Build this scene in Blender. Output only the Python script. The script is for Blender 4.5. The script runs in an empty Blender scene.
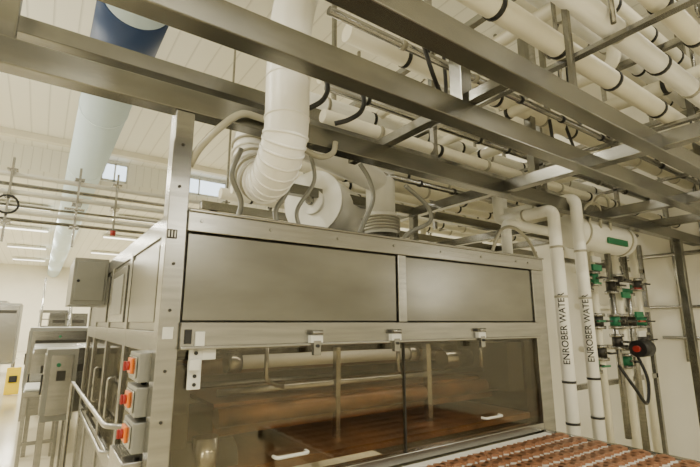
import bpy, bmesh, math, random
from mathutils import Vector, Matrix
random.seed(7)
SC=bpy.context.scene.collection
LP=.39

# ---------------------------------------------------------------- materials
def mat(name,col,rough=.5,metal=0,noise=0,nscale=(8,8,8),bump=0,emit=0,spec=.5,coat=0):
    m=bpy.data.materials.new(name);m.use_nodes=True;nt=m.node_tree;b=nt.nodes['Principled BSDF']
    b.inputs['Base Color'].default_value=(*col,1);b.inputs['Roughness'].default_value=rough
    b.inputs['Metallic'].default_value=metal;b.inputs['Specular IOR Level'].default_value=spec
    if coat: b.inputs['Coat Weight'].default_value=coat
    if emit:
        b.inputs['Emission Color'].default_value=(*col,1);b.inputs['Emission Strength'].default_value=emit
    if noise or bump:
        tc=nt.nodes.new('ShaderNodeTexCoord');mp=nt.nodes.new('ShaderNodeMapping');mp.inputs['Scale'].default_value=nscale
        n=nt.nodes.new('ShaderNodeTexNoise');n.inputs['Scale'].default_value=1;n.inputs['Detail'].default_value=6
        nt.links.new(tc.outputs['Object'],mp.inputs[0]);nt.links.new(mp.outputs[0],n.inputs['Vector'])
        if noise:
            r=nt.nodes.new('ShaderNodeValToRGB')
            r.color_ramp.elements[0].position=.3;r.color_ramp.elements[1].position=.7
            r.color_ramp.elements[0].color=(*[c*(1-noise) for c in col],1)
            r.color_ramp.elements[1].color=(*[min(1,c*(1+noise*.5)) for c in col],1)
            nt.links.new(n.outputs['Fac'],r.inputs[0]);nt.links.new(r.outputs[0],b.inputs['Base Color'])
        if bump:
            bp=nt.nodes.new('ShaderNodeBump');bp.inputs['Strength'].default_value=bump;bp.inputs['Distance'].default_value=.005
            nt.links.new(n.outputs['Fac'],bp.inputs['Height']);nt.links.new(bp.outputs[0],b.inputs['Normal'])
    return m
def glassmat(name,tint,refl,rough=.05,body=(.2,.15,.1),bodyfac=.25):
    m=bpy.data.materials.new(name);m.use_nodes=True;nt=m.node_tree;nt.nodes.clear()
    o=nt.nodes.new('ShaderNodeOutputMaterial');t=nt.nodes.new('ShaderNodeBsdfTransparent');t.inputs[0].default_value=(*tint,1)
    g=nt.nodes.new('ShaderNodeBsdfGlossy');g.inputs['Roughness'].default_value=rough;g.inputs[0].default_value=(.9,.88,.8,1)
    d=nt.nodes.new('ShaderNodeBsdfDiffuse');d.inputs[0].default_value=(*body,1)
    a=nt.nodes.new('ShaderNodeMixShader');a.inputs[0].default_value=bodyfac
    b=nt.nodes.new('ShaderNodeMixShader');b.inputs[0].default_value=refl
    nt.links.new(t.outputs[0],a.inputs[1]);nt.links.new(d.outputs[0],a.inputs[2])
    nt.links.new(a.outputs[0],b.inputs[1]);nt.links.new(g.outputs[0],b.inputs[2]);nt.links.new(b.outputs[0],o.inputs[0])
    return m
STEEL=mat('brushed_stainless',(.34,.335,.31),.24,.95,.18,(3,3,40),.03)
STEELP=mat('stainless_panel',(.215,.21,.185),.25,.93,.25,(1.6,1.6,4.5),.06)
STEELB=mat('stainless_beam',(.25,.245,.215),.25,.95,.4,(1.6,5,5),.05)
DSTEEL=mat('dark_steel',(.05,.047,.04),.5,.6)
CREAM=mat('cream_pipe_insulation',(.78,.74,.59),.36,0,.08,(5,5,5),.06)
WHITEP=mat('white_pipe_jacket',(.85,.84,.77),.33,0,.05,(5,5,5))
DUCTW=mat('white_duct_jacket',(.85,.84,.79),.36,0,.04,(6,6,6))
BEIGE=mat('beige_flex_conduit',(.40,.38,.30),.42,.3)
BLACK=mat('black_rubber',(.008,.008,.008),.5)
BLUE=mat('light_blue_duct_paint',(.60,.73,.81),.45,0,.04,(2,1,2))
DBLUE=mat('dark_blue_collar',(.02,.05,.15),.5)
ORANGE=mat('orange_switch_plate',(.75,.17,.01),.4)
RED=mat('red_knob',(.28,.015,.01),.4)
YEL=mat('yellow_plastic',(.9,.65,.01),.4)
GREEN=mat('green_label',(.01,.16,.07),.5)
BROWN=mat('baked_bar_brown',(.30,.14,.07),.45,0,.3,(30,30,30),.3)
BROWNM=mat('chocolate_smeared_metal',(.20,.095,.04),.35,.3,.6,(6,2,6))
DBROWN=mat('dark_chocolate_film',(.085,.06,.035),.4,.3,.5,(3,3,3))
WBELT=mat('white_belt',(.72,.71,.66),.5,0,.1,(20,20,20))
WSTICK=mat('white_label',(.64,.64,.59),.5)
GREYP=mat('grey_cabinet_paint',(.24,.24,.215),.38,.35,.06)
GLASS=glassmat('tinted_door_glass',(.88,.85,.78),.055,.03,(.12,.085,.05),.02)
DGLASS=glassmat('dark_side_glass',(.35,.33,.29),.26,.06,(.06,.05,.035),.2)
WINE=mat('daylight_window_pane',(.72,.86,1),.3,emit=2.4)
TUBE=mat('fluorescent_tube',(1,.96,.84),.3,emit=4)

# ---------------------------------------------------------------- mesh builder
class B:
    def __init__(s,name,bevel=0):
        s.n=name;s.bm=bmesh.new();s.m=[];s.bev=bevel
    def mi(s,m):
        if m not in s.m:s.m.append(m)
        return s.m.index(m)
    def box(s,x0,x1,y0,y1,z0,z1,m,rot=None,smooth=False):
        c=Vector(((x0+x1)/2,(y0+y1)/2,(z0+z1)/2))
        M=Matrix.Translation(c)
        if rot: M=M@rot
        M=M@Matrix.Diagonal((abs(x1-x0),abs(y1-y0),abs(z1-z0),1))
        r=bmesh.ops.create_cube(s.bm,size=1,matrix=M);i=s.mi(m)
        fs={f for v in r['verts'] for f in v.link_faces}
        for f in fs:f.material_index=i
        return s
    def tube(s,pts,r,m,seg=16,caps=True,ribs=None):
        pts=[Vector(p) for p in pts];n=len(pts)
        rs=r if isinstance(r,(list,tuple)) else [r]*n
        i=s.mi(m);rings=[];prev=None
        for k,p in enumerate(pts):
            if k==0:t=pts[1]-p
            elif k==n-1:t=p-pts[k-1]
            else:t=(pts[k+1]-p).normalized()+(p-pts[k-1]).normalized()
            if t.length<1e-7:t=prev[0]
            t.normalize()
            if prev is None:
                up=Vector((0,0,1)) if abs(t.z)<.9 else Vector((1,0,0))
                a=t.cross(up).normalized()
            else:
                a=prev[1]-t*prev[1].dot(t);a.normalize()
            b=t.cross(a);prev=(t,a)
            rings.append([s.bm.verts.new(p+(a*math.cos(2*math.pi*j/seg)+b*math.sin(2*math.pi*j/seg))*rs[k]) for j in range(seg)])
        for k in range(n-1):
            for j in range(seg):
                f=s.bm.faces.new((rings[k][j],rings[k][(j+1)%seg],rings[k+1][(j+1)%seg],rings[k+1][j]));f.material_index=i;f.smooth=True
        if caps:
            for rg in (rings[0][::-1],rings[-1]):
                f=s.bm.faces.new(rg);f.material_index=i
        return s
    def cyl(s,a,b,r,m,seg=20): return s.tube([a,b],r,m,seg)
    def ring(s,c,axis,r,w,m,seg=20):
        ax=Vector(axis).normalized();c=Vector(c);return s.tube([c-ax*w/2,c+ax*w/2],r,m,seg)
    def done(s,parent=None):
        bmesh.ops.recalc_face_normals(s.bm,faces=s.bm.faces)
        me=bpy.data.meshes.new(s.n);s.bm.to_mesh(me);s.bm.free()
        for m in s.m:me.materials.append(m)
        o=bpy.data.objects.new(s.n,me);SC.objects.link(o)
        if s.bev:
            md=o.modifiers.new('bevel','BEVEL');md.width=s.bev;md.segments=2;md.limit_method='ANGLE';md.angle_limit=math.radians(50)
        if parent:o.parent=parent
        return o
def empty(n):
    o=bpy.data.objects.new(n,None);SC.objects.link(o);return o
def smooth(pts,n=8):
    pts=[Vector(p) for p in pts];P=[pts[0]*2-pts[1]]+pts+[pts[-1]*2-pts[-2]];out=[]
    for k in range(1,len(P)-2):
        for j in range(n):
            t=j/n;a,b,c,d=P[k-1],P[k],P[k+1],P[k+2]
            out.append(.5*((2*b)+(c-a)*t+(2*a-5*b+4*c-d)*t*t+(3*b-a-3*c+d)*t**3))
    out.append(pts[-1]);return out
def bend(pts,rad,n=6):
    pts=[Vector(p) for p in pts];out=[pts[0]]
    for k in range(1,len(pts)-1):
        p=pts[k];a=(pts[k-1]-p).normalized();b=(pts[k+1]-p).normalized()
        s=p+a*rad;e=p+b*rad
        for j in range(n+1):
            t=j/n;out.append(s*(1-t)**2+p*2*t*(1-t)+e*t*t)
    out.append(pts[-1]);return out

# ---------------------------------------------------------------- room shell
def shell(name,x0,x1,y0,y1,z0,z1,m):
    return B(name).box(x0,x1,y0,y1,z0,z1,m).done()
FLOOR=mat('glossy_resin_floor',(.62,.56,.40),.14,0,.06,(1,1,1))
WALL=mat('cream_wall_panel',(.78,.75,.64),.6,0,.04,(2,2,2))
def ribbed(name,col,axis,scale):
    m=mat(name,col,.55);nt=m.node_tree;b=nt.nodes['Principled BSDF']
    tc=nt.nodes.new('ShaderNodeTexCoord');w=nt.nodes.new('ShaderNodeTexWave');w.bands_direction=axis;w.wave_profile='SAW'
    w.inputs['Scale'].default_value=scale
    bp=nt.nodes.new('ShaderNodeBump');bp.inputs['Strength'].default_value=.6;bp.inputs['Distance'].default_value=.03
    r=nt.nodes.new('ShaderNodeValToRGB');r.color_ramp.elements[0].position=.0;r.color_ramp.elements[0].color=(*[c*.72 for c in col],1)
    r.color_ramp.elements[1].position=.12;r.color_ramp.elements[1].color=(*col,1)
    nt.links.new(tc.outputs['Object'],w.inputs[0]);nt.links.new(w.outputs['Fac'],bp.inputs['Height']);nt.links.new(bp.outputs[0],b.inputs['Normal'])
    nt.links.new(w.outputs['Fac'],r.inputs[0]);nt.links.new(r.outputs[0],b.inputs['Base Color'])
    return m
CEIL=ribbed('ribbed_ceiling_sheet',(.86,.85,.78),'X',1.0)
WALLR=ribbed('ribbed_wall_sheet',(.86,.86,.80),'X',1.6)
shell('floor',-7,7,-5,34,-.2,0,FLOOR)
shell('wall_right',7,7.2,-5,34,0,6,WALL)
shell('wall_left',-7.2,-7,-5,34,0,6,WALL)
shell('wall_back',-7,7,34,34.2,0,6,WALL)
shell('wall_front',-7,7,-5.2,-5,0,6,WALL)
shell('ceiling',-7,7,-5,13,6,6.2,CEIL)
shell('ceiling.001',-7,7,13,34,5.2,5.4,CEIL)
shell('wall_bulkhead',-7,7,13,13.15,5.4,6,WALLR)
for i,(x0,x1) in enumerate([(.95,1.55),(2.7,4.3),(4.9,6.1)]):
    w=B('window_%d'%(i+1));w.box(x0,x1,12.96,12.99,5.44,5.9,WINE)
    for a in (x0,x1,(x0+x1)/2): w.box(a-.02,a+.02,12.93,12.99,5.42,5.92,WSTICK)
    w.box(x0,x1,12.93,12.99,5.42,5.46,WSTICK);w.box(x0,x1,12.93,12.99,5.88,5.92,WSTICK);w.done()
for i,y in enumerate([3.0,8.0,12.0]):
    B('trim_%d'%(i+1)).box(-7,7,y,y+.18,5.86,6,WALL).done()
b=B('air_vent',.005);b.box(-.75,-.35,8.8,9.1,5.95,5.999,DSTEEL)
for k in range(4): b.box(-.73,-.37,8.83+k*.07,8.85+k*.07,5.94,5.952,STEEL)
b.done()

# ---------------------------------------------------------------- enrober machine
E=empty('enrober_machine')
XL,XR,Y0,Y1,ZT=.45,3.25,2.0,5.5,2.2
b=B('frame',.004)
b.box(.415,.50,2.0,2.09,0,2.665,STEEL)
b.box(.50,XR,1.985,2.09,2.10,2.2,STEEL)
b.box(.50,XR,1.97,1.985,2.188,2.2,STEEL)
b.box(3.10,XR,1.99,2.12,0,2.10,STEEL)
b.box(.50,3.10,1.97,2.06,1.585,1.70,STEEL)
b.box(.50,3.10,1.955,1.975,1.585,1.60,STEEL)
b.box(1.735,1.80,1.99,2.06,1.70,2.10,STEEL)
b.box(.50,3.10,1.99,2.06,.935,.985,STEEL)
b.box(XL-.01,XL+.05,2.09,Y1,2.10,2.2,STEEL)
b.box(XL-.01,XL+.05,2.09,Y1,1.56,1.66,STEEL)
b.box(XL-.01,XL+.05,2.09,Y1,.80,.90,STEEL)
for y in (3.0,3.85,4.75,5.42): b.box(XL-.012,XL+.05,y,y+.07,0,2.12,STEEL)
b.box(XR-.1,XR,Y1-.1,Y1,0,2.2,STEEL)
b.done(E)
b=B('panels',.003)
b.box(.50,1.735,2.02,2.04,1.70,2.10,DSTEEL)
b.box(1.80,3.10,2.02,2.04,1.70,2.10,DSTEEL)
for x0,x1 in ((.51,1.728),(1.807,3.093)):
    b.box(x0,x1,2.004,2.02,1.706,2.093,STEELP)
b.box(XL,XL+.03,2.09,Y1,1.66,2.10,STEELP)
b.box(XL,XR,Y0+.06,Y1,2.185,2.199,STEELP)
b.box(XR-.03,XR,2.1,Y1,.3,2.19,STEELP)
b.box(XL,XR,Y1-.03,Y1,.3,2.19,DSTEEL)
b.box(XL,XL+.03,2.09,Y1,.0,.80,STEELP)
b.box(.50,3.10,2.02,2.04,.25,.93,STEELP)
b.done(E)
b=B('side_hatches',.003)
b.box(XL-.02,XL,3.12,3.75,1.70,2.06,STEEL);b.box(XL-.026,XL-.018,3.2,3.67,1.75,2.01,GREYP)
b.box(XL-.018,XL,2.2,2.9,1.70,2.06,STEELP);b.box(XL-.018,XL,4.0,4.7,1.70,2.06,STEELP)
b.done(E)
b=B('front_glass_door')
b.box(.50,1.78,2.015,2.027,.985,1.585,GLASS);b.box(1.79,3.10,2.015,2.027,.985,1.585,GLASS)
b.done(E)
b=B('side_glass_doors')
b.box(XL+.005,XL+.015,2.09,Y1,.90,1.56,DGLASS)
b.done(E)
b=B('door_fittings',.002)
b.box(1.780,1.790,2.008,2.03,.985,1.585,DSTEEL)
for x in (1.15,1.67,2.41):
    b.box(x-.035,x+.035,1.94,1.97,1.60,1.635,WSTICK);b.box(x-.02,x+.02,1.935,1.96,1.54,1.61,STEEL)
    b.cyl((x-.03,1.94,1.65),(x+.03,1.94,1.65),.012,STEEL)
    b.cyl((x,1.955,1.585),(x,1.925,1.585),.008,BLACK)
for x in (1.05,2.53):
    b.tube(bend([(x-.085,2.015,1.09),(x-.085,1.975,1.09),(x+.085,1.975,1.09),(x+.085,2.015,1.09)],.02),.008,WSTICK,10)
b.box(.545,.60,1.985,2.0,1.42,1.60,WSTICK);b.box(.60,.66,1.985,2.0,1.54,1.60,WSTICK)
b.box(.56,.60,1.96,1.985,1.60,1.66,WSTICK);b.box(.54,.585,1.955,1.985,1.50,1.545,WSTICK)
for z in (1.44,1.475,1.57): b.cyl((.572,1.985,z),(.572,1.975,z),.008,BLACK,10)
b.box(.418,.46,1.994,2.0,2.06,2.10,DSTEEL);b.box(.432,.475,1.994,2.0,1.63,1.68,WSTICK)
for i in range(3): b.box(.422+i*.013,.428+i*.013,1.990,1.9945,2.065,2.095,WSTICK)
b.box(.515,.545,1.964,1.97,1.61,1.67,BLACK)
for x in (.56,.9,1.3,1.7,2.1,2.5,2.9,3.05):
    b.cyl((x,1.985,2.15),(x,1.979,2.15),.007,STEEL,8)
for z in (.9,1.1,1.3,1.5,1.75,1.95,2.3,2.5): b.cyl((.455,2.0,z),(.455,1.994,z),.007,DSTEEL,8)
b.done(E)
b=B('internal_rollers')
b.cyl((.95,2.45,1.48),(2.2,2.45,1.48),.038,WSTICK)
b.cyl((2.2,2.45,1.48),(2.28,2.45,1.48),.055,STEEL);b.cyl((.87,2.45,1.48),(.95,2.45,1.48),.055,STEEL)
b.cyl((.55,2.9,1.42),(3.0,2.9,1.42),.05,BROWNM)
b.cyl((.55,3.4,1.50),(3.0,3.4,1.50),.06,STEEL)
b.cyl((.8,2.35,1.22),(3.05,2.35,1.22),.05,BROWNM)
b.cyl((.8,2.35,1.34),(3.05,2.35,1.34),.02,STEEL)
b.cyl((.55,2.25,1.05),(.85,2.25,1.05),.10,DSTEEL);b.cyl((.70,2.18,1.18),(.70,2.18,.95),.06,STEEL)
b.box(.8,3.05,2.4,3.0,1.26,1.28,BROWNM)
b.box(.8,3.05,2.395,2.405,1.12,1.28,BROWNM)
b.box(.55,3.1,2.1,5.3,1.0,1.04,BROWNM)
b.box(.55,.62,2.2,5.3,1.0,1.5,DSTEEL);b.box(1.5,1.53,2.3,2.34,1.04,1.55,STEEL);b.box(2.25,2.29,2.3,2.34,1.04,1.55,STEEL)
b.box(2.9,3.08,2.12,2.6,1.2,1.55,DSTEEL);b.cyl((2.6,2.5,1.42),(2.9,2.5,1.42),.07,STEEL)
for x in (1.0,1.9,2.7): b.tube(bend([(x,2.2,1.58),(x,2.2,1.4),(x+.15,2.3,1.35)],.05),.012,STEEL,8)
b.box(.55,3.1,3.9,3.93,.9,2.1,DBROWN)
for z in (1.2,1.35,1.6): b.cyl((.55,3.7,z),(3.1,3.7,z),.03,STEEL)
b.done(E)
l=bpy.data.lights.new('interior_fill_light','AREA');l.shape='RECTANGLE';l.size=2.2;l.size_y=.06;l.energy=5.5;l.color=(1,.92,.74)  # area light added to brighten the interior behind the glass
lo=bpy.data.objects.new('interior_fill_light',l);SC.objects.link(lo);lo.parent=E;lo.location=(1.8,2.2,1.97);lo.rotation_euler=(math.radians(20),0,0)
b=B('fill_light_housing');b.box(.7,2.9,2.16,2.24,1.985,2.02,STEEL);b.done(E)  # housing added to carry the interior fill light
b=B('side_terminal_box',.006)
b.box(.19,.44,4.2,4.9,1.84,2.22,GREYP);b.box(.21,.42,4.19,4.2,1.87,2.19,GREYP);b.cyl((.23,4.19,2.03),(.23,4.175,2.03),.012,BLACK,8);b.done(E)
for k,z in enumerate((1.57,1.43,1.29)):
    b=B('isolator_box_%d'%(k+1),.004)
    b.box(.37,.462,2.095,2.32,z-.12,z,GREYP)
    b.box(.362,.37,2.12,2.29,z-.105,z-.015,STEEL)
    b.box(.352,.363,2.17,2.26,z-.09,z-.025,ORANGE)
    b.cyl((.354,2.215,z-.058),(.338,2.215,z-.058),.020,RED,14);b.box(.328,.340,2.208,2.222,z-.078,z-.038,RED)
    b.cyl((.415,2.2,z-.12),(.415,2.2,z-.14),.012,BLACK,8)
    b.done(E)
b=B('lower_side_box',.004);b.box(.34,.455,2.10,2.45,.80,1.14,STEEL)
b.done(E)
b=B('side_guard_rail')
b.tube(bend([(.45,2.5,1.20),(.33,2.55,1.20),(.30,4.6,1.20),(.30,4.6,.4)],.08),.014,STEEL,10)
b.tube(bend([(.45,2.9,1.0),(.36,2.9,1.0),(.36,4.4,1.0),(.45,4.4,1.0)],.05),.010,STEEL,10)
for y in (3.3,4.1): b.tube(bend([(.45,y,1.35),(.41,y,1.35),(.41,y,1.10),(.45,y,1.10)],.02),.009,STEEL,8)
b.done(E)

# ---------------------------------------------------------------- conveyor with bars
Cn=empty('outfeed_conveyor')
b=B('belt',.003);b.box(1.48,3.09,.75,1.985,.90,.925,WBELT)
b.box(1.45,1.48,.75,1.985,.86,.935,STEEL);b.box(3.09,3.14,.75,1.985,.86,.935,STEEL)
b.cyl((1.45,.78,.88),(3.14,.78,.88),.04,STEEL)
for x in (1.5,3.10):
    for y in (.85,1.85): b.box(x-.03,x+.03,y-.03,y+.03,0,.86,STEEL)
b.done(Cn)
b=B('baked_bar_rows')
y=.84
while y<1.95:
    x=1.52;k=0
    while x<3.05:
        R=Matrix.Rotation(math.radians(30 if k%2 else -30),4,'Z')
        b.box(x,x+.060,y-.036,y+.036,.924,.942,BROWN,rot=R)
        x+=.054;k+=1
    y+=.125
b.done(Cn)

# ---------------------------------------------------------------- overhead steel frame
b=B('overhead_steel_frame',.005)
def beamx(y,z,x0=-6.9,x1=6.9,h=.115,w=.09,m=STEELB): b.box(x0,x1,y,y+w,z,z+h,m)
beamx(2.0,2.67)
beamx(1.33,2.67)
beamx(.93,2.67,h=.10)
beamx(2.42,3.05,h=.09)
beamx(3.3,2.80,x0=1.2,h=.09)
beamx(4.3,2.80,x0=1.2,h=.09)
beamx(1.33,3.10,x0=-6.9,h=.07,w=.05)
def beamy(x,z,y0,y1,h=.09,w=.08): b.box(x,x+w,y0,y1,z,z+h,STEELB)
beamy(2.84,2.69,-1,2.0)
beamy(4.4,2.69,-1,4.4,);beamy(3.1,2.79,2.0,5.4);beamy(5.8,2.79,-1,5.4)
beamy(1.65,2.785,1.0,2.4,.06,.06)
beamy(-.9,2.785,.9,2.5,.08)
for x,y,z0,z1,w in [(-.27,2.0,2.78,5.99,.07),(1.62,1.345,2.78,3.10,.08),(1.95,.95,2.77,5.99,.03),(3.3,2.01,2.78,5.99,.07),(5.0,1.34,2.78,5.99,.06),(3.1,5.32,2.2,2.8,.07),(3.1,3.3,2.2,2.8,.07),(-3,1.34,2.78,5.99,.07),(6.2,2.0,0,2.68,.08),(5.9,3.3,2.8,5.99,.07),(1.3,4.32,2.2,2.8,.07),(4.4,.95,2.77,5.99,.04)]:
    b.box(x,x+w,y,y+w,z0,z1,STEELB)
b.done()

# ---------------------------------------------------------------- insulated pipes (right / top)
PR=empty('overhead_insulated_pipes')
specs=[
 (1.50,3.24,.042,.6,6.95,CREAM),(1.17,3.24,.062,.2,6.95,CREAM),(.93,3.26,.062,.2,6.95,WHITEP),(.70,3.26,.05,.2,6.95,CREAM),(.52,3.34,.06,.2,6.95,CREAM),
 (.25,3.34,.06,.2,6.95,CREAM),(1.75,3.45,.055,1.4,6.95,CREAM),(2.05,3.5,.06,1.4,6.95,CREAM),(2.25,3.0,.045,1.35,6.95,CREAM),
 (2.62,3.08,.055,1.2,6.95,CREAM),(2.85,3.1,.06,1.5,6.95,WHITEP),(3.1,3.12,.06,1.3,6.95,CREAM),(3.45,3.14,.07,1.3,6.95,CREAM),
 (3.75,3.14,.05,1.6,6.95,CREAM),(4.0,3.16,.06,1.6,6.95,WHITEP),(4.6,3.16,.06,1.6,6.95,CREAM),(5.0,3.2,.07,1.6,6.95,CREAM),
 (2.7,3.6,.07,1.6,6.95,CREAM),(3.2,3.65,.08,1.6,6.95,WHITEP),(3.9,3.7,.08,1.6,6.95,CREAM),(1.2,3.9,.07,.4,6.95,CREAM),(.8,3.95,.07,.4,6.95,CREAM),(1.7,4.1,.08,1,6.95,CREAM),(2.3,4.2,.08,1,6.95,CREAM),
 (1.45,3.9,.05,.8,6.95,WHITEP),(1.0,4.3,.07,.8,6.95,CREAM),(2.0,3.75,.04,1.2,6.95,STEEL),(.4,3.9,.06,.8,6.95,CREAM),(2.45,3.35,.035,1.5,6.95,STEEL),(1.62,3.2,.022,1,6.95,STEEL),(.82,3.45,.02,.4,6.95,STEEL),(2.75,2.92,.025,1.6,6.95,STEEL),(3.6,2.98,.03,1.6,6.95,CREAM)]
b=B('pipe_runs')
for y,z,r,x0,x1,m in specs:
    b.cyl((x0,y,z),(x1,y,z),r,m,16)
    for x in [x0+.3+j*.58+random.random()*.2 for j in range(11)]:
        if x<x1: b.ring((x,y,z),(1,0,0),r+.006,.03,BLACK if random.random()<.7 else BEIGE,16)
for x,y0,y1,z,r in [(2.55,.5,3.2,3.72,.05),(3.05,1.2,4.6,3.42,.045),(3.9,.3,3.9,3.55,.06),(4.7,1.0,4.8,3.4,.05),(5.6,.5,4.2,3.6,.06)]:
    b.tube(bend([(x,y0,z+1.2),(x,y0,z),(x,y1,z),(x,y1,z-.45)],.12),r,CREAM,14)
    for t in (.25,.5,.75): b.ring((x,y0+(y1-y0)*t,z),(0,1,0),r+.006,.03,BLACK,14)
b.done(PR)
b=B('pipe_racks')
for x in (2.3,3.75,5.2,6.5):
    b.box(x,x+.05,.1,5.2,3.155,3.18,STEEL)
    b.box(x,x+.05,.1,5.2,3.78,3.83,STEEL)
    for y in (.38,2.2,3.62,5.15): b.box(x,x+.04,y,y+.04,2.79,5.99,STEEL)
b.done(PR)
b=B('pipe_fittings')
for x,y,z in [(2.9,.62,3.45),(2.6,.7,3.5),(2.2,.85,3.42),(3.2,.5,3.6),(3.3,.75,3.5),(3.9,1.0,3.5),(2.5,1.3,3.4)]:
    b.cyl((x,y,z-.25),(x,y,z+.5),.014,STEEL,8);b.cyl((x,y-.06,z),(x,y+.06,z),.032,BEIGE,12);b.ring((x,y-.06,z),(0,1,0),.045,.015,STEEL,12);b.ring((x,y+.06,z),(0,1,0),.045,.015,STEEL,12)
b.done(PR)

# ---------------------------------------------------------------- white exhaust duct U bend
D=empty('insulated_exhaust_duct')
b=B('duct_body')
path=[(1.02,1.74,3.75),(.93,1.735,3.45),(.86,1.72,3.2),(.84,1.72,2.95),(.84,1.72,2.60),(.84,1.75,2.50),(.85,1.83,2.43),(.87,1.96,2.40),(.885,2.10,2.43),(.895,2.22,2.52),(.90,2.29,2.64),(.93,2.33,2.78),(1.05,2.38,2.86),(1.4,2.5,2.88),(2.0,2.72,2.88),(2.3,2.85,2.88)]
sp=smooth(path,5)
b.tube(sp,.102,DUCTW,28)
b.cyl((1.02,1.74,3.74),(1.30,1.76,4.5),.15,DUCTW,28)
for k in range(7):
    t=k/6;b.ring(Vector((1.0,1.74,3.66)).lerp(Vector((1.06,1.745,3.9)),t),(.25,.01,.8),.165,.018,STEEL,28)
for z in (2.62,2.82,3.02): b.ring((.84,1.72,z),(0,0,1),.106,.010,DUCTW,28)
for k in range(22,56,2):
    if k<len(sp)-1: b.ring(sp[k],sp[k+1]-sp[k-1],.107 if k<38 else .113,.012,BEIGE if k>36 and k%4==0 else DUCTW,28)
b.done(D)
b=B('hanging_rods');b.cyl((1.15,1.75,4.2),(1.15,1.75,5.99),.01,STEEL);b.done(D)

D2=empty('machine_extract_stack')
b=B('stack_body')
b.cyl((2.3,2.85,2.2),(2.3,2.85,2.42),.16,STEEL,28);b.cyl((2.3,2.85,2.42),(2.3,2.85,2.6),.14,WHITEP,28)
for k in range(5): b.ring((2.3,2.85,2.46+k*.025),(0,0,1),.165,.012,BEIGE,28)
b.cyl((2.3,2.85,2.6),(2.3,2.85,2.98),.125,WHITEP,28)
b.done(D2)
D3=empty('fan_housing')
b=B('drum')
b.cyl((1.95,3.4,2.78),(2.55,3.75,2.78),.28,DUCTW,36);b.ring((1.95,3.4,2.78),(.6,.35,0),.30,.03,WHITEP,36);b.ring((1.93,3.385,2.78),(.6,.35,0),.12,.05,WHITEP,24);b.ring((1.90,3.37,2.78),(.6,.35,0),.04,.05,STEEL,16)
b.box(2.0,2.5,3.35,3.8,2.2,2.53,DSTEEL)
b.done(D3)

# ---------------------------------------------------------------- conduits
b=B('flexible_conduits')
def cond(pts,r=.014,m=BEIGE): b.tube(smooth(pts,8),r,m,10)
cond([(.50,2.04,2.42),(.53,2.0,2.50),(.60,1.96,2.60),(.70,1.95,2.70),(.80,1.97,2.72),(.95,1.97,2.70)],.018)
cond([(.93,1.9,2.66),(1.02,1.92,2.60),(1.15,1.95,2.58),(1.25,1.97,2.63),(1.27,1.97,2.70)],.016)
cond([(1.64,2.3,2.2),(1.70,2.3,2.33),(1.79,2.3,2.52),(1.76,2.3,2.66),(1.68,2.3,2.76)],.016,GREYP)
cond([(2.02,2.3,2.2),(2.10,2.3,2.32),(2.33,2.3,2.44),(2.30,2.3,2.56),(2.09,2.3,2.68)],.016,GREYP)
cond([(.78,2.15,2.2),(.80,2.15,2.32),(.74,2.14,2.45),(.78,2.13,2.6)],.014,GREYP)
cond([(1.02,2.15,2.2),(1.00,2.15,2.30),(1.06,2.14,2.42),(1.10,2.12,2.62)],.014,GREYP)
cond([(1.16,2.15,2.2),(1.13,2.15,2.32),(1.22,2.12,2.5),(1.18,2.1,2.66)],.012,GREYP)
cond([(3.0,2.3,2.2),(3.1,2.25,2.45),(3.3,2.25,2.5),(3.5,2.25,2.4),(3.55,2.2,2.2)],.014)
cond([(4.0,2.1,2.5),(4.05,2.0,2.75),(4.3,2.0,2.8),(4.4,2.05,2.6)],.014)
cond([(4.2,2.1,2.5),(4.25,2.0,2.85),(4.5,2.0,2.9),(4.6,2.05,2.6)],.014)
for o in (0,.25):
    cond([(1.0+o,1.95,2.80),(1.06+o,1.9,2.82),(1.13+o,1.88,2.88),(1.17+o,1.9,2.98),(1.16+o,1.95,3.1)],.014,BLACK)
cond([(1.5,1.5,3.2),(1.6,1.52,3.02),(1.75,1.6,2.98),(1.9,1.7,3.1),(1.95,1.75,3.4)],.012,BLACK)
cond([(2.4,1.2,3.18),(2.5,1.25,2.98),(2.7,1.3,2.95),(2.85,1.4,3.05),(2.9,1.5,3.2)],.012,BLACK)
cond([(3.4,1.9,3.4),(3.45,1.9,3.1),(3.6,1.9,3.0),(3.8,1.9,3.1),(3.85,2.0,3.5)],.014,BLACK)
cond([(2.05,2.2,2.85),(2.3,2.2,2.78),(2.6,2.2,2.86),(2.9,2.2,2.80),(3.2,2.2,2.9)],.012,BLACK)
b.done()

# ---------------------------------------------------------------- vertical enrober water pipes
def wrap_text(txt,cx,cy,r,z,ang,size,parent):
    cu=bpy.data.curves.new('lettering','FONT');cu.body=txt;cu.size=size;cu.align_y='CENTER';cu.offset=.0010
    to=bpy.data.objects.new('tmp',cu);SC.objects.link(to);bpy.context.view_layer.update()
    me=bpy.data.meshes.new_from_object(to.evaluated_get(bpy.context.evaluated_depsgraph_get()));bpy.data.objects.remove(to)
    bm=bmesh.new();bm.from_mesh(me)
    bmesh.ops.triangulate(bm,faces=bm.faces)
    bmesh.ops.subdivide_edges(bm,edges=[e for e in bm.edges if e.calc_length()>.012],cuts=2)
    for v in bm.verts:
        l,h=v.co.x,v.co.y;a=ang-h/r
        v.co=Vector((cx+(r+.0015)*math.cos(a),cy+(r+.0015)*math.sin(a),z+l))
    bm.to_mesh(me);bm.free();me.name='lettering';me.materials.clear();me.materials.append(BLACK)
    o=bpy.data.objects.new('lettering',me);SC.objects.link(o);o.parent=parent
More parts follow.
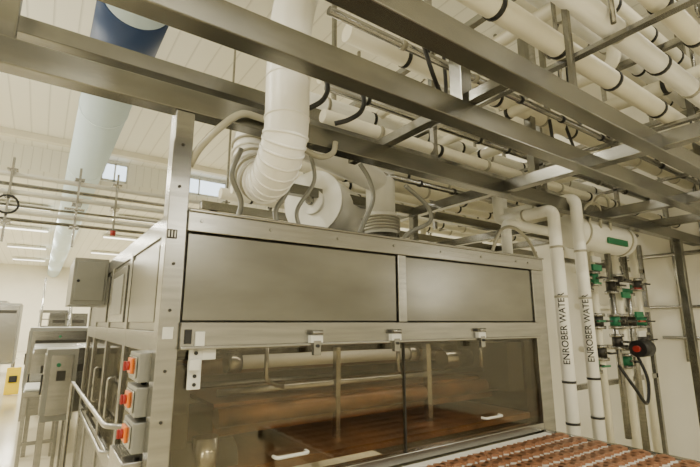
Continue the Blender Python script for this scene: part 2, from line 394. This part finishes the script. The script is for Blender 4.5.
for i,(x,y,zt,yb) in enumerate([(3.41,1.95,2.62,2.48),(3.78,1.95,2.78,2.7)]):
    W=empty('water_pipe')
    b=B('jacket')
    b.tube(bend([(x,y,.0),(x,y,zt),(x,yb,zt),(x,yb,zt+.35)],.07),.049,WHITEP,20)
    for z in (.95,1.25,1.9,2.3): b.ring((x,y,z),(0,0,1),.052,.018,BLACK if z<1.5 else BEIGE,20)
    b.ring((x,(y+yb)/2,zt),(0,1,0),.052,.02,BEIGE,20)
    b.done(W)
    wrap_text('ENROBER WATER',x,y,.049,1.38,math.atan2(-y,-x),.068,W)
W=empty('water_pipe')
b=B('jacket');b.tube(bend([(3.25,2.3,2.25),(3.25,2.3,2.55),(3.75,2.3,2.55),(3.98,2.3,2.55)],.08),.045,WHITEP,16);b.done(W)

V=empty('pressure_vessel')
b=B('shell')
b.tube([(4.0,2.2,2.56),(4.03,2.2,2.56),(4.08,2.2,2.56),(5.15,2.2,2.56),(5.22,2.2,2.56),(5.27,2.2,2.56),(5.29,2.2,2.56)],[.05,.10,.16,.16,.13,.07,.01],WHITEP,28)
b.ring((4.2,2.2,2.56),(1,0,0),.166,.03,BEIGE,28);b.ring((5.05,2.2,2.56),(1,0,0),.166,.03,BEIGE,28)
b.box(4.5,4.9,2.03,2.05,2.46,2.52,GREEN)
for x in (4.3,4.9): b.box(x,x+.05,2.17,2.23,2.70,2.78,STEEL)
b.done(V)
S=empty('valve_station')
b=B('valves_and_pipework')
for k,(x,y,r,z0,z1) in enumerate([(4.30,2.2,.03,.4,2.40),(4.55,2.25,.035,.3,2.40),(4.8,2.2,.03,.6,2.40),(5.05,2.25,.04,.2,2.40),(5.38,2.3,.035,.3,2.7),(5.75,2.35,.04,.3,2.7)]):
    b.cyl((x,y,z0),(x,y,z1),r,CREAM if k%2 else STEEL,14)
    for z in (1.25+.1*(k%3),1.65,2.0+.07*(k%2)):
        b.ring((x,y,z),(0,0,1),r+.035,.03,STEEL,14);b.ring((x,y,z+.12),(0,0,1),r+.035,.03,STEEL,14)
        b.cyl((x,y,z),(x,y,z+.12),r+.018,GREEN if (k+int(z*10))%3==0 else DSTEEL,14)
        b.cyl((x,y,z+.06),(x-.05,y-.12,z+.06),.012,STEEL,8);b.box(x-.11,x+.02,y-.14,y-.12,z+.052,z+.068,(GREEN,BLACK,DSTEEL,BLACK,RED,BLACK)[k])
for z in (1.45,1.85,2.2): b.cyl((4.25,2.28,z),(6.1,2.4,z),.028,CREAM,12)
for x,z,m in ((4.95,2.05,WSTICK),(4.95,1.95,GREEN),(4.4,2.2,GREEN),(4.4,2.28,WSTICK),(5.2,1.75,GREEN),(5.2,1.55,WSTICK)): b.box(x,x+.17,2.16,2.18,z,z+.06,m)
b.cyl((4.75,2.0,1.45),(4.95,2.0,1.45),.08,BLACK,20);b.cyl((4.71,2.0,1.45),(4.75,2.0,1.45),.03,RED,16);b.cyl((4.85,2.0,1.45),(4.85,2.2,1.45),.03,STEEL)
b.box(4.2,6.2,2.42,2.46,1.05,1.10,STEEL);b.box(4.2,6.2,2.42,2.46,2.3,2.35,STEEL)
for x in (4.2,6.15): b.box(x,x+.05,2.42,2.46,0,2.66,STEEL)
b.tube(smooth([(4.55,2.1,1.3),(4.6,2.0,1.1),(4.8,2.0,.95),(5.0,2.05,1.15),(5.05,2.15,1.4)],6),.015,BLACK,8)
b.done(S)
b=B('wall_conduit_runs')
for y,z0,z1 in [(2.0,1.4,3.6),(1.75,1.9,4),(2.35,1.2,3.6),(1.3,.5,5)]: b.cyl((6.97,y,z0),(6.97,y,z1),.02,STEEL,10)
b.cyl((6.96,.8,2.6),(6.96,3.4,2.6),.03,STEEL,10);b.cyl((6.96,.8,1.9),(6.96,3.4,1.9),.02,STEEL,10);b.cyl((6.96,.8,1.5),(6.96,2.6,1.5),.02,STEEL,10)
b.box(6.93,7.0,1.65,1.85,1.45,1.7,GREYP)
b.done()

# ---------------------------------------------------------------- blue duct, left pipes
b=B('ventilation_duct')
b.cyl((.45,2.2,4.82),(.45,33.9,4.82),.32,BLUE,48)
for y in (7,10,13.5,17,21,25,29): b.ring((.45,y,4.82),(0,1,0),.328,.05,BLUE,48)
b.tube([(.45,4.3,4.82),(.45,5.4,4.82)],.335,DBLUE,48)
for y in (4,8,12): b.cyl((.45,y,5.1),(.45,y,5.99),.012,STEEL,8)
b.done()
b=B('service_pipe_rack')
for k,(z,r) in enumerate([(3.32,.03),(3.22,.022),(3.12,.03),(2.98,.015),(2.90,.028),(2.82,.02)]):
    b.cyl((-6.9,6+.05*(k%2),z),(3.0,6+.05*(k%2),z),r,WHITEP if k%2==0 else STEEL,12)
for x in (-3,-.42,.22,.62,2.0): b.box(x-.012,x+.012,5.93,5.96,2.55 if x<.5 else 2.8,5.99 if x in (-3,2.0) else 3.5,STEEL)
for z in (3.36,3.06,2.78): 
    for x in (-3,-.42,.22,.62,2.0): b.box(x-.05,x+.05,5.93,6.1,z,z+.015,STEEL)
b.tube([(-.42+.10*math.cos(t*.4),5.88,2.95+.10*math.sin(t*.4)) for t in range(17)],.012,BLACK,8)
b.cyl((.62,5.9,2.72),(.62,5.9,2.78),.03,RED);b.box(.1,.3,5.9,5.95,2.98,3.0,STEEL)
b.done()

# ---------------------------------------------------------------- far hall equipment
def cabinet(name,x0,x1,y0,y1,z0,z1,m=GREYP):
    b=B(name,.01);b.box(x0,x1,y0,y1,z0,z1,m)
    b.box(x0-.012,x0,y0+.05,y1-.05,z0+.06,z1-.06,STEEL);b.box(x0+.04,x1-.04,y0-.012,y0,z0+.06,z1-.06,STEEL)
    b.box(x0-.03,x0-.012,y0+.1,y0+.13,(z0+z1)/2-.1,(z0+z1)/2+.1,BLACK)
    b.cyl(((x0+x1)/2-.03,y0-.012,z1-.16),((x0+x1)/2-.03,y0-.03,z1-.16),.02,GREEN,12)
    b.box(x0+.1,x1-.1,y0-.016,y0-.012,z1-.32,z1-.22,DSTEEL)
    for x in (x0+.03,x1-.03):
        for y in (y0+.03,y1-.03): b.box(x-.025,x+.025,y-.025,y+.025,0,z0,STEEL)
    return b.done()
cabinet('control_cabinet',.12,.40,5.7,6.2,.7,1.42)
cabinet('wrapping_machine',.0,.8,7.4,9.2,.5,1.35,STEEL)
cabinet('wrapping_machine',-.1,.9,10.0,12.2,.5,1.6,GREYP)
cabinet('tempering_tank',.3,1.4,18,20,.3,2.0,STEEL)
cabinet('tempering_tank',-1.6,-.5,18,20,.4,2.3,GREYP)
cabinet('packing_machine',-1.6,-.75,10.5,12,.5,1.5,STEEL)
cabinet('packing_machine',-2.0,-1.2,24,27,.4,2.6,GREYP)
b=B('roller_table',.004)
b.box(-.05,.35,6.6,7.3,.84,.90,STEEL)
for k in range(8): b.cyl((-.04,6.65+k*.085,.915),(.34,6.65+k*.085,.915),.02,WSTICK,10)
for x in (-.02,.32):
    for y in (6.63,7.27): b.box(x-.02,x+.02,y-.02,y+.02,0,.84,STEEL)
b.box(-.02,.32,6.62,6.64,.3,.34,STEEL);b.done()
b=B('steel_stair')
for k in range(10):
    b.box(.05,.75,14+.22*k,14.24+.22*k,.2*k+.17,.2*k+.2,STEEL)
for x in (.05,.75):
    b.tube([(x,13.95,.05),(x,16.2,2.05)],.04,GREYP,6);b.tube([(x,13.95,1.0),(x,16.2,3.0),(x,17.5,3.0)],.025,STEEL,8);b.tube([(x,13.95,.6),(x,16.2,2.6),(x,17.5,2.6)],.02,STEEL,8)
    for k in range(5): b.cyl((x,14+.5*k,.1+.45*k),(x,14+.5*k,1.05+.45*k),.018,STEEL,8)
    b.box(x-.04,x+.04,16.9,16.98,0,2.0,GREYP)
b.box(0,.8,16.2,17.6,2.0,2.06,STEEL)
b.done()
b=B('wet_floor_sign',.005)
for s in (-1,1):
    R=Matrix.Rotation(math.radians(14*s),4,'X');b.box(-.48,-.20,13.66+s*.075-.012,13.66+s*.075+.012,.02,.64,YEL,rot=R)
b.box(-.42,-.26,13.55,13.565,.3,.45,BLACK,rot=Matrix.Rotation(math.radians(-14),4,'X'))
b.done()

# ---------------------------------------------------------------- lights
def lamp(name,x,y,z,L,W,power,col=(1,.95,.80),rot=(0,0,0)):
    P=empty(name);P.location=(x,y,z)
    top=(5.98 if y<13 else 5.19)-z
    b=B('housing');b.box(-L/2,L/2,-W/2,W/2,.03,.09,WSTICK);b.cyl((-L/2+.03,-.05,.015),(L/2-.03,-.05,.015),.015,TUBE,8);b.cyl((-L/2+.03,.05,.015),(L/2-.03,.05,.015),.015,TUBE,8)
    b.cyl((-L/3,0,.09),(-L/3,0,top),.008,STEEL,6);b.cyl((L/3,0,.09),(L/3,0,top),.008,STEEL,6);b.done(P)
    l=bpy.data.lights.new('tube_light','AREA');l.shape='RECTANGLE';l.size=L;l.size_y=W;l.energy=power*LP;l.color=col
    lo=bpy.data.objects.new('tube_light',l);SC.objects.link(lo);lo.parent=P;lo.location=(0,0,-.02)
for x,y,p in [(-3,-2.5,400),(1,-2.5,330),(5,-2.5,200),(-3,1,420),(-3,4.5,480),(-2.5,8,560),(5.2,9,300),(-2.5,11.5,480),(5.5,4.6,120),(3.5,.0,90)]:  # pendants behind and beside the camera are added for even fill
    lamp('hall_and_fill_pendant',x,y,5.3 if y>0 else 4.6,1.5,.3,p)
for y in (16,20,25,30):
    for x in (-3,-.8,2.5): lamp('hall_and_fill_pendant',x,y,5.05,1.5,.3,560)
def pl(name,x,y,z,e,r=.3,col=(1,.955,.83)):  # point lights out of view, added to brighten ceiling and room
    P=empty(name);P.location=(x,y,z)
    b=B('fill_globe_cap');b.cyl((0,0,.02),(0,0,.08),.12,WSTICK);b.cyl((0,0,.08),(0,0,5.98-z),.01,STEEL,6);b.done(P)
    l=bpy.data.lights.new('fill_point','POINT');l.energy=e*LP;l.shadow_soft_size=r;l.color=col
    lo=bpy.data.objects.new('fill_point',l);SC.objects.link(lo);lo.parent=P;lo.location=(0,0,-.35)
pl('fill_globe',-2.2,-1.0,3.6,170);pl('fill_globe',1.5,-2.2,3.4,130);pl('fill_globe',-2.5,7,3.9,420);pl('fill_globe',4.8,-.8,2.6,50)
w=bpy.data.worlds.new('World');bpy.context.scene.world=w;w.use_nodes=True
w.node_tree.nodes['Background'].inputs[0].default_value=(.8,.9,1,1);w.node_tree.nodes['Background'].inputs[1].default_value=.5

# ---------------------------------------------------------------- camera
cam=bpy.data.cameras.new('camera');cam.lens=440/700*36;cam.sensor_width=36
co=bpy.data.objects.new('camera',cam);SC.objects.link(co);co.location=(0,0,1.7)
co.rotation_euler=(math.radians(101.4),0,math.radians(-34.8));bpy.context.scene.camera=co
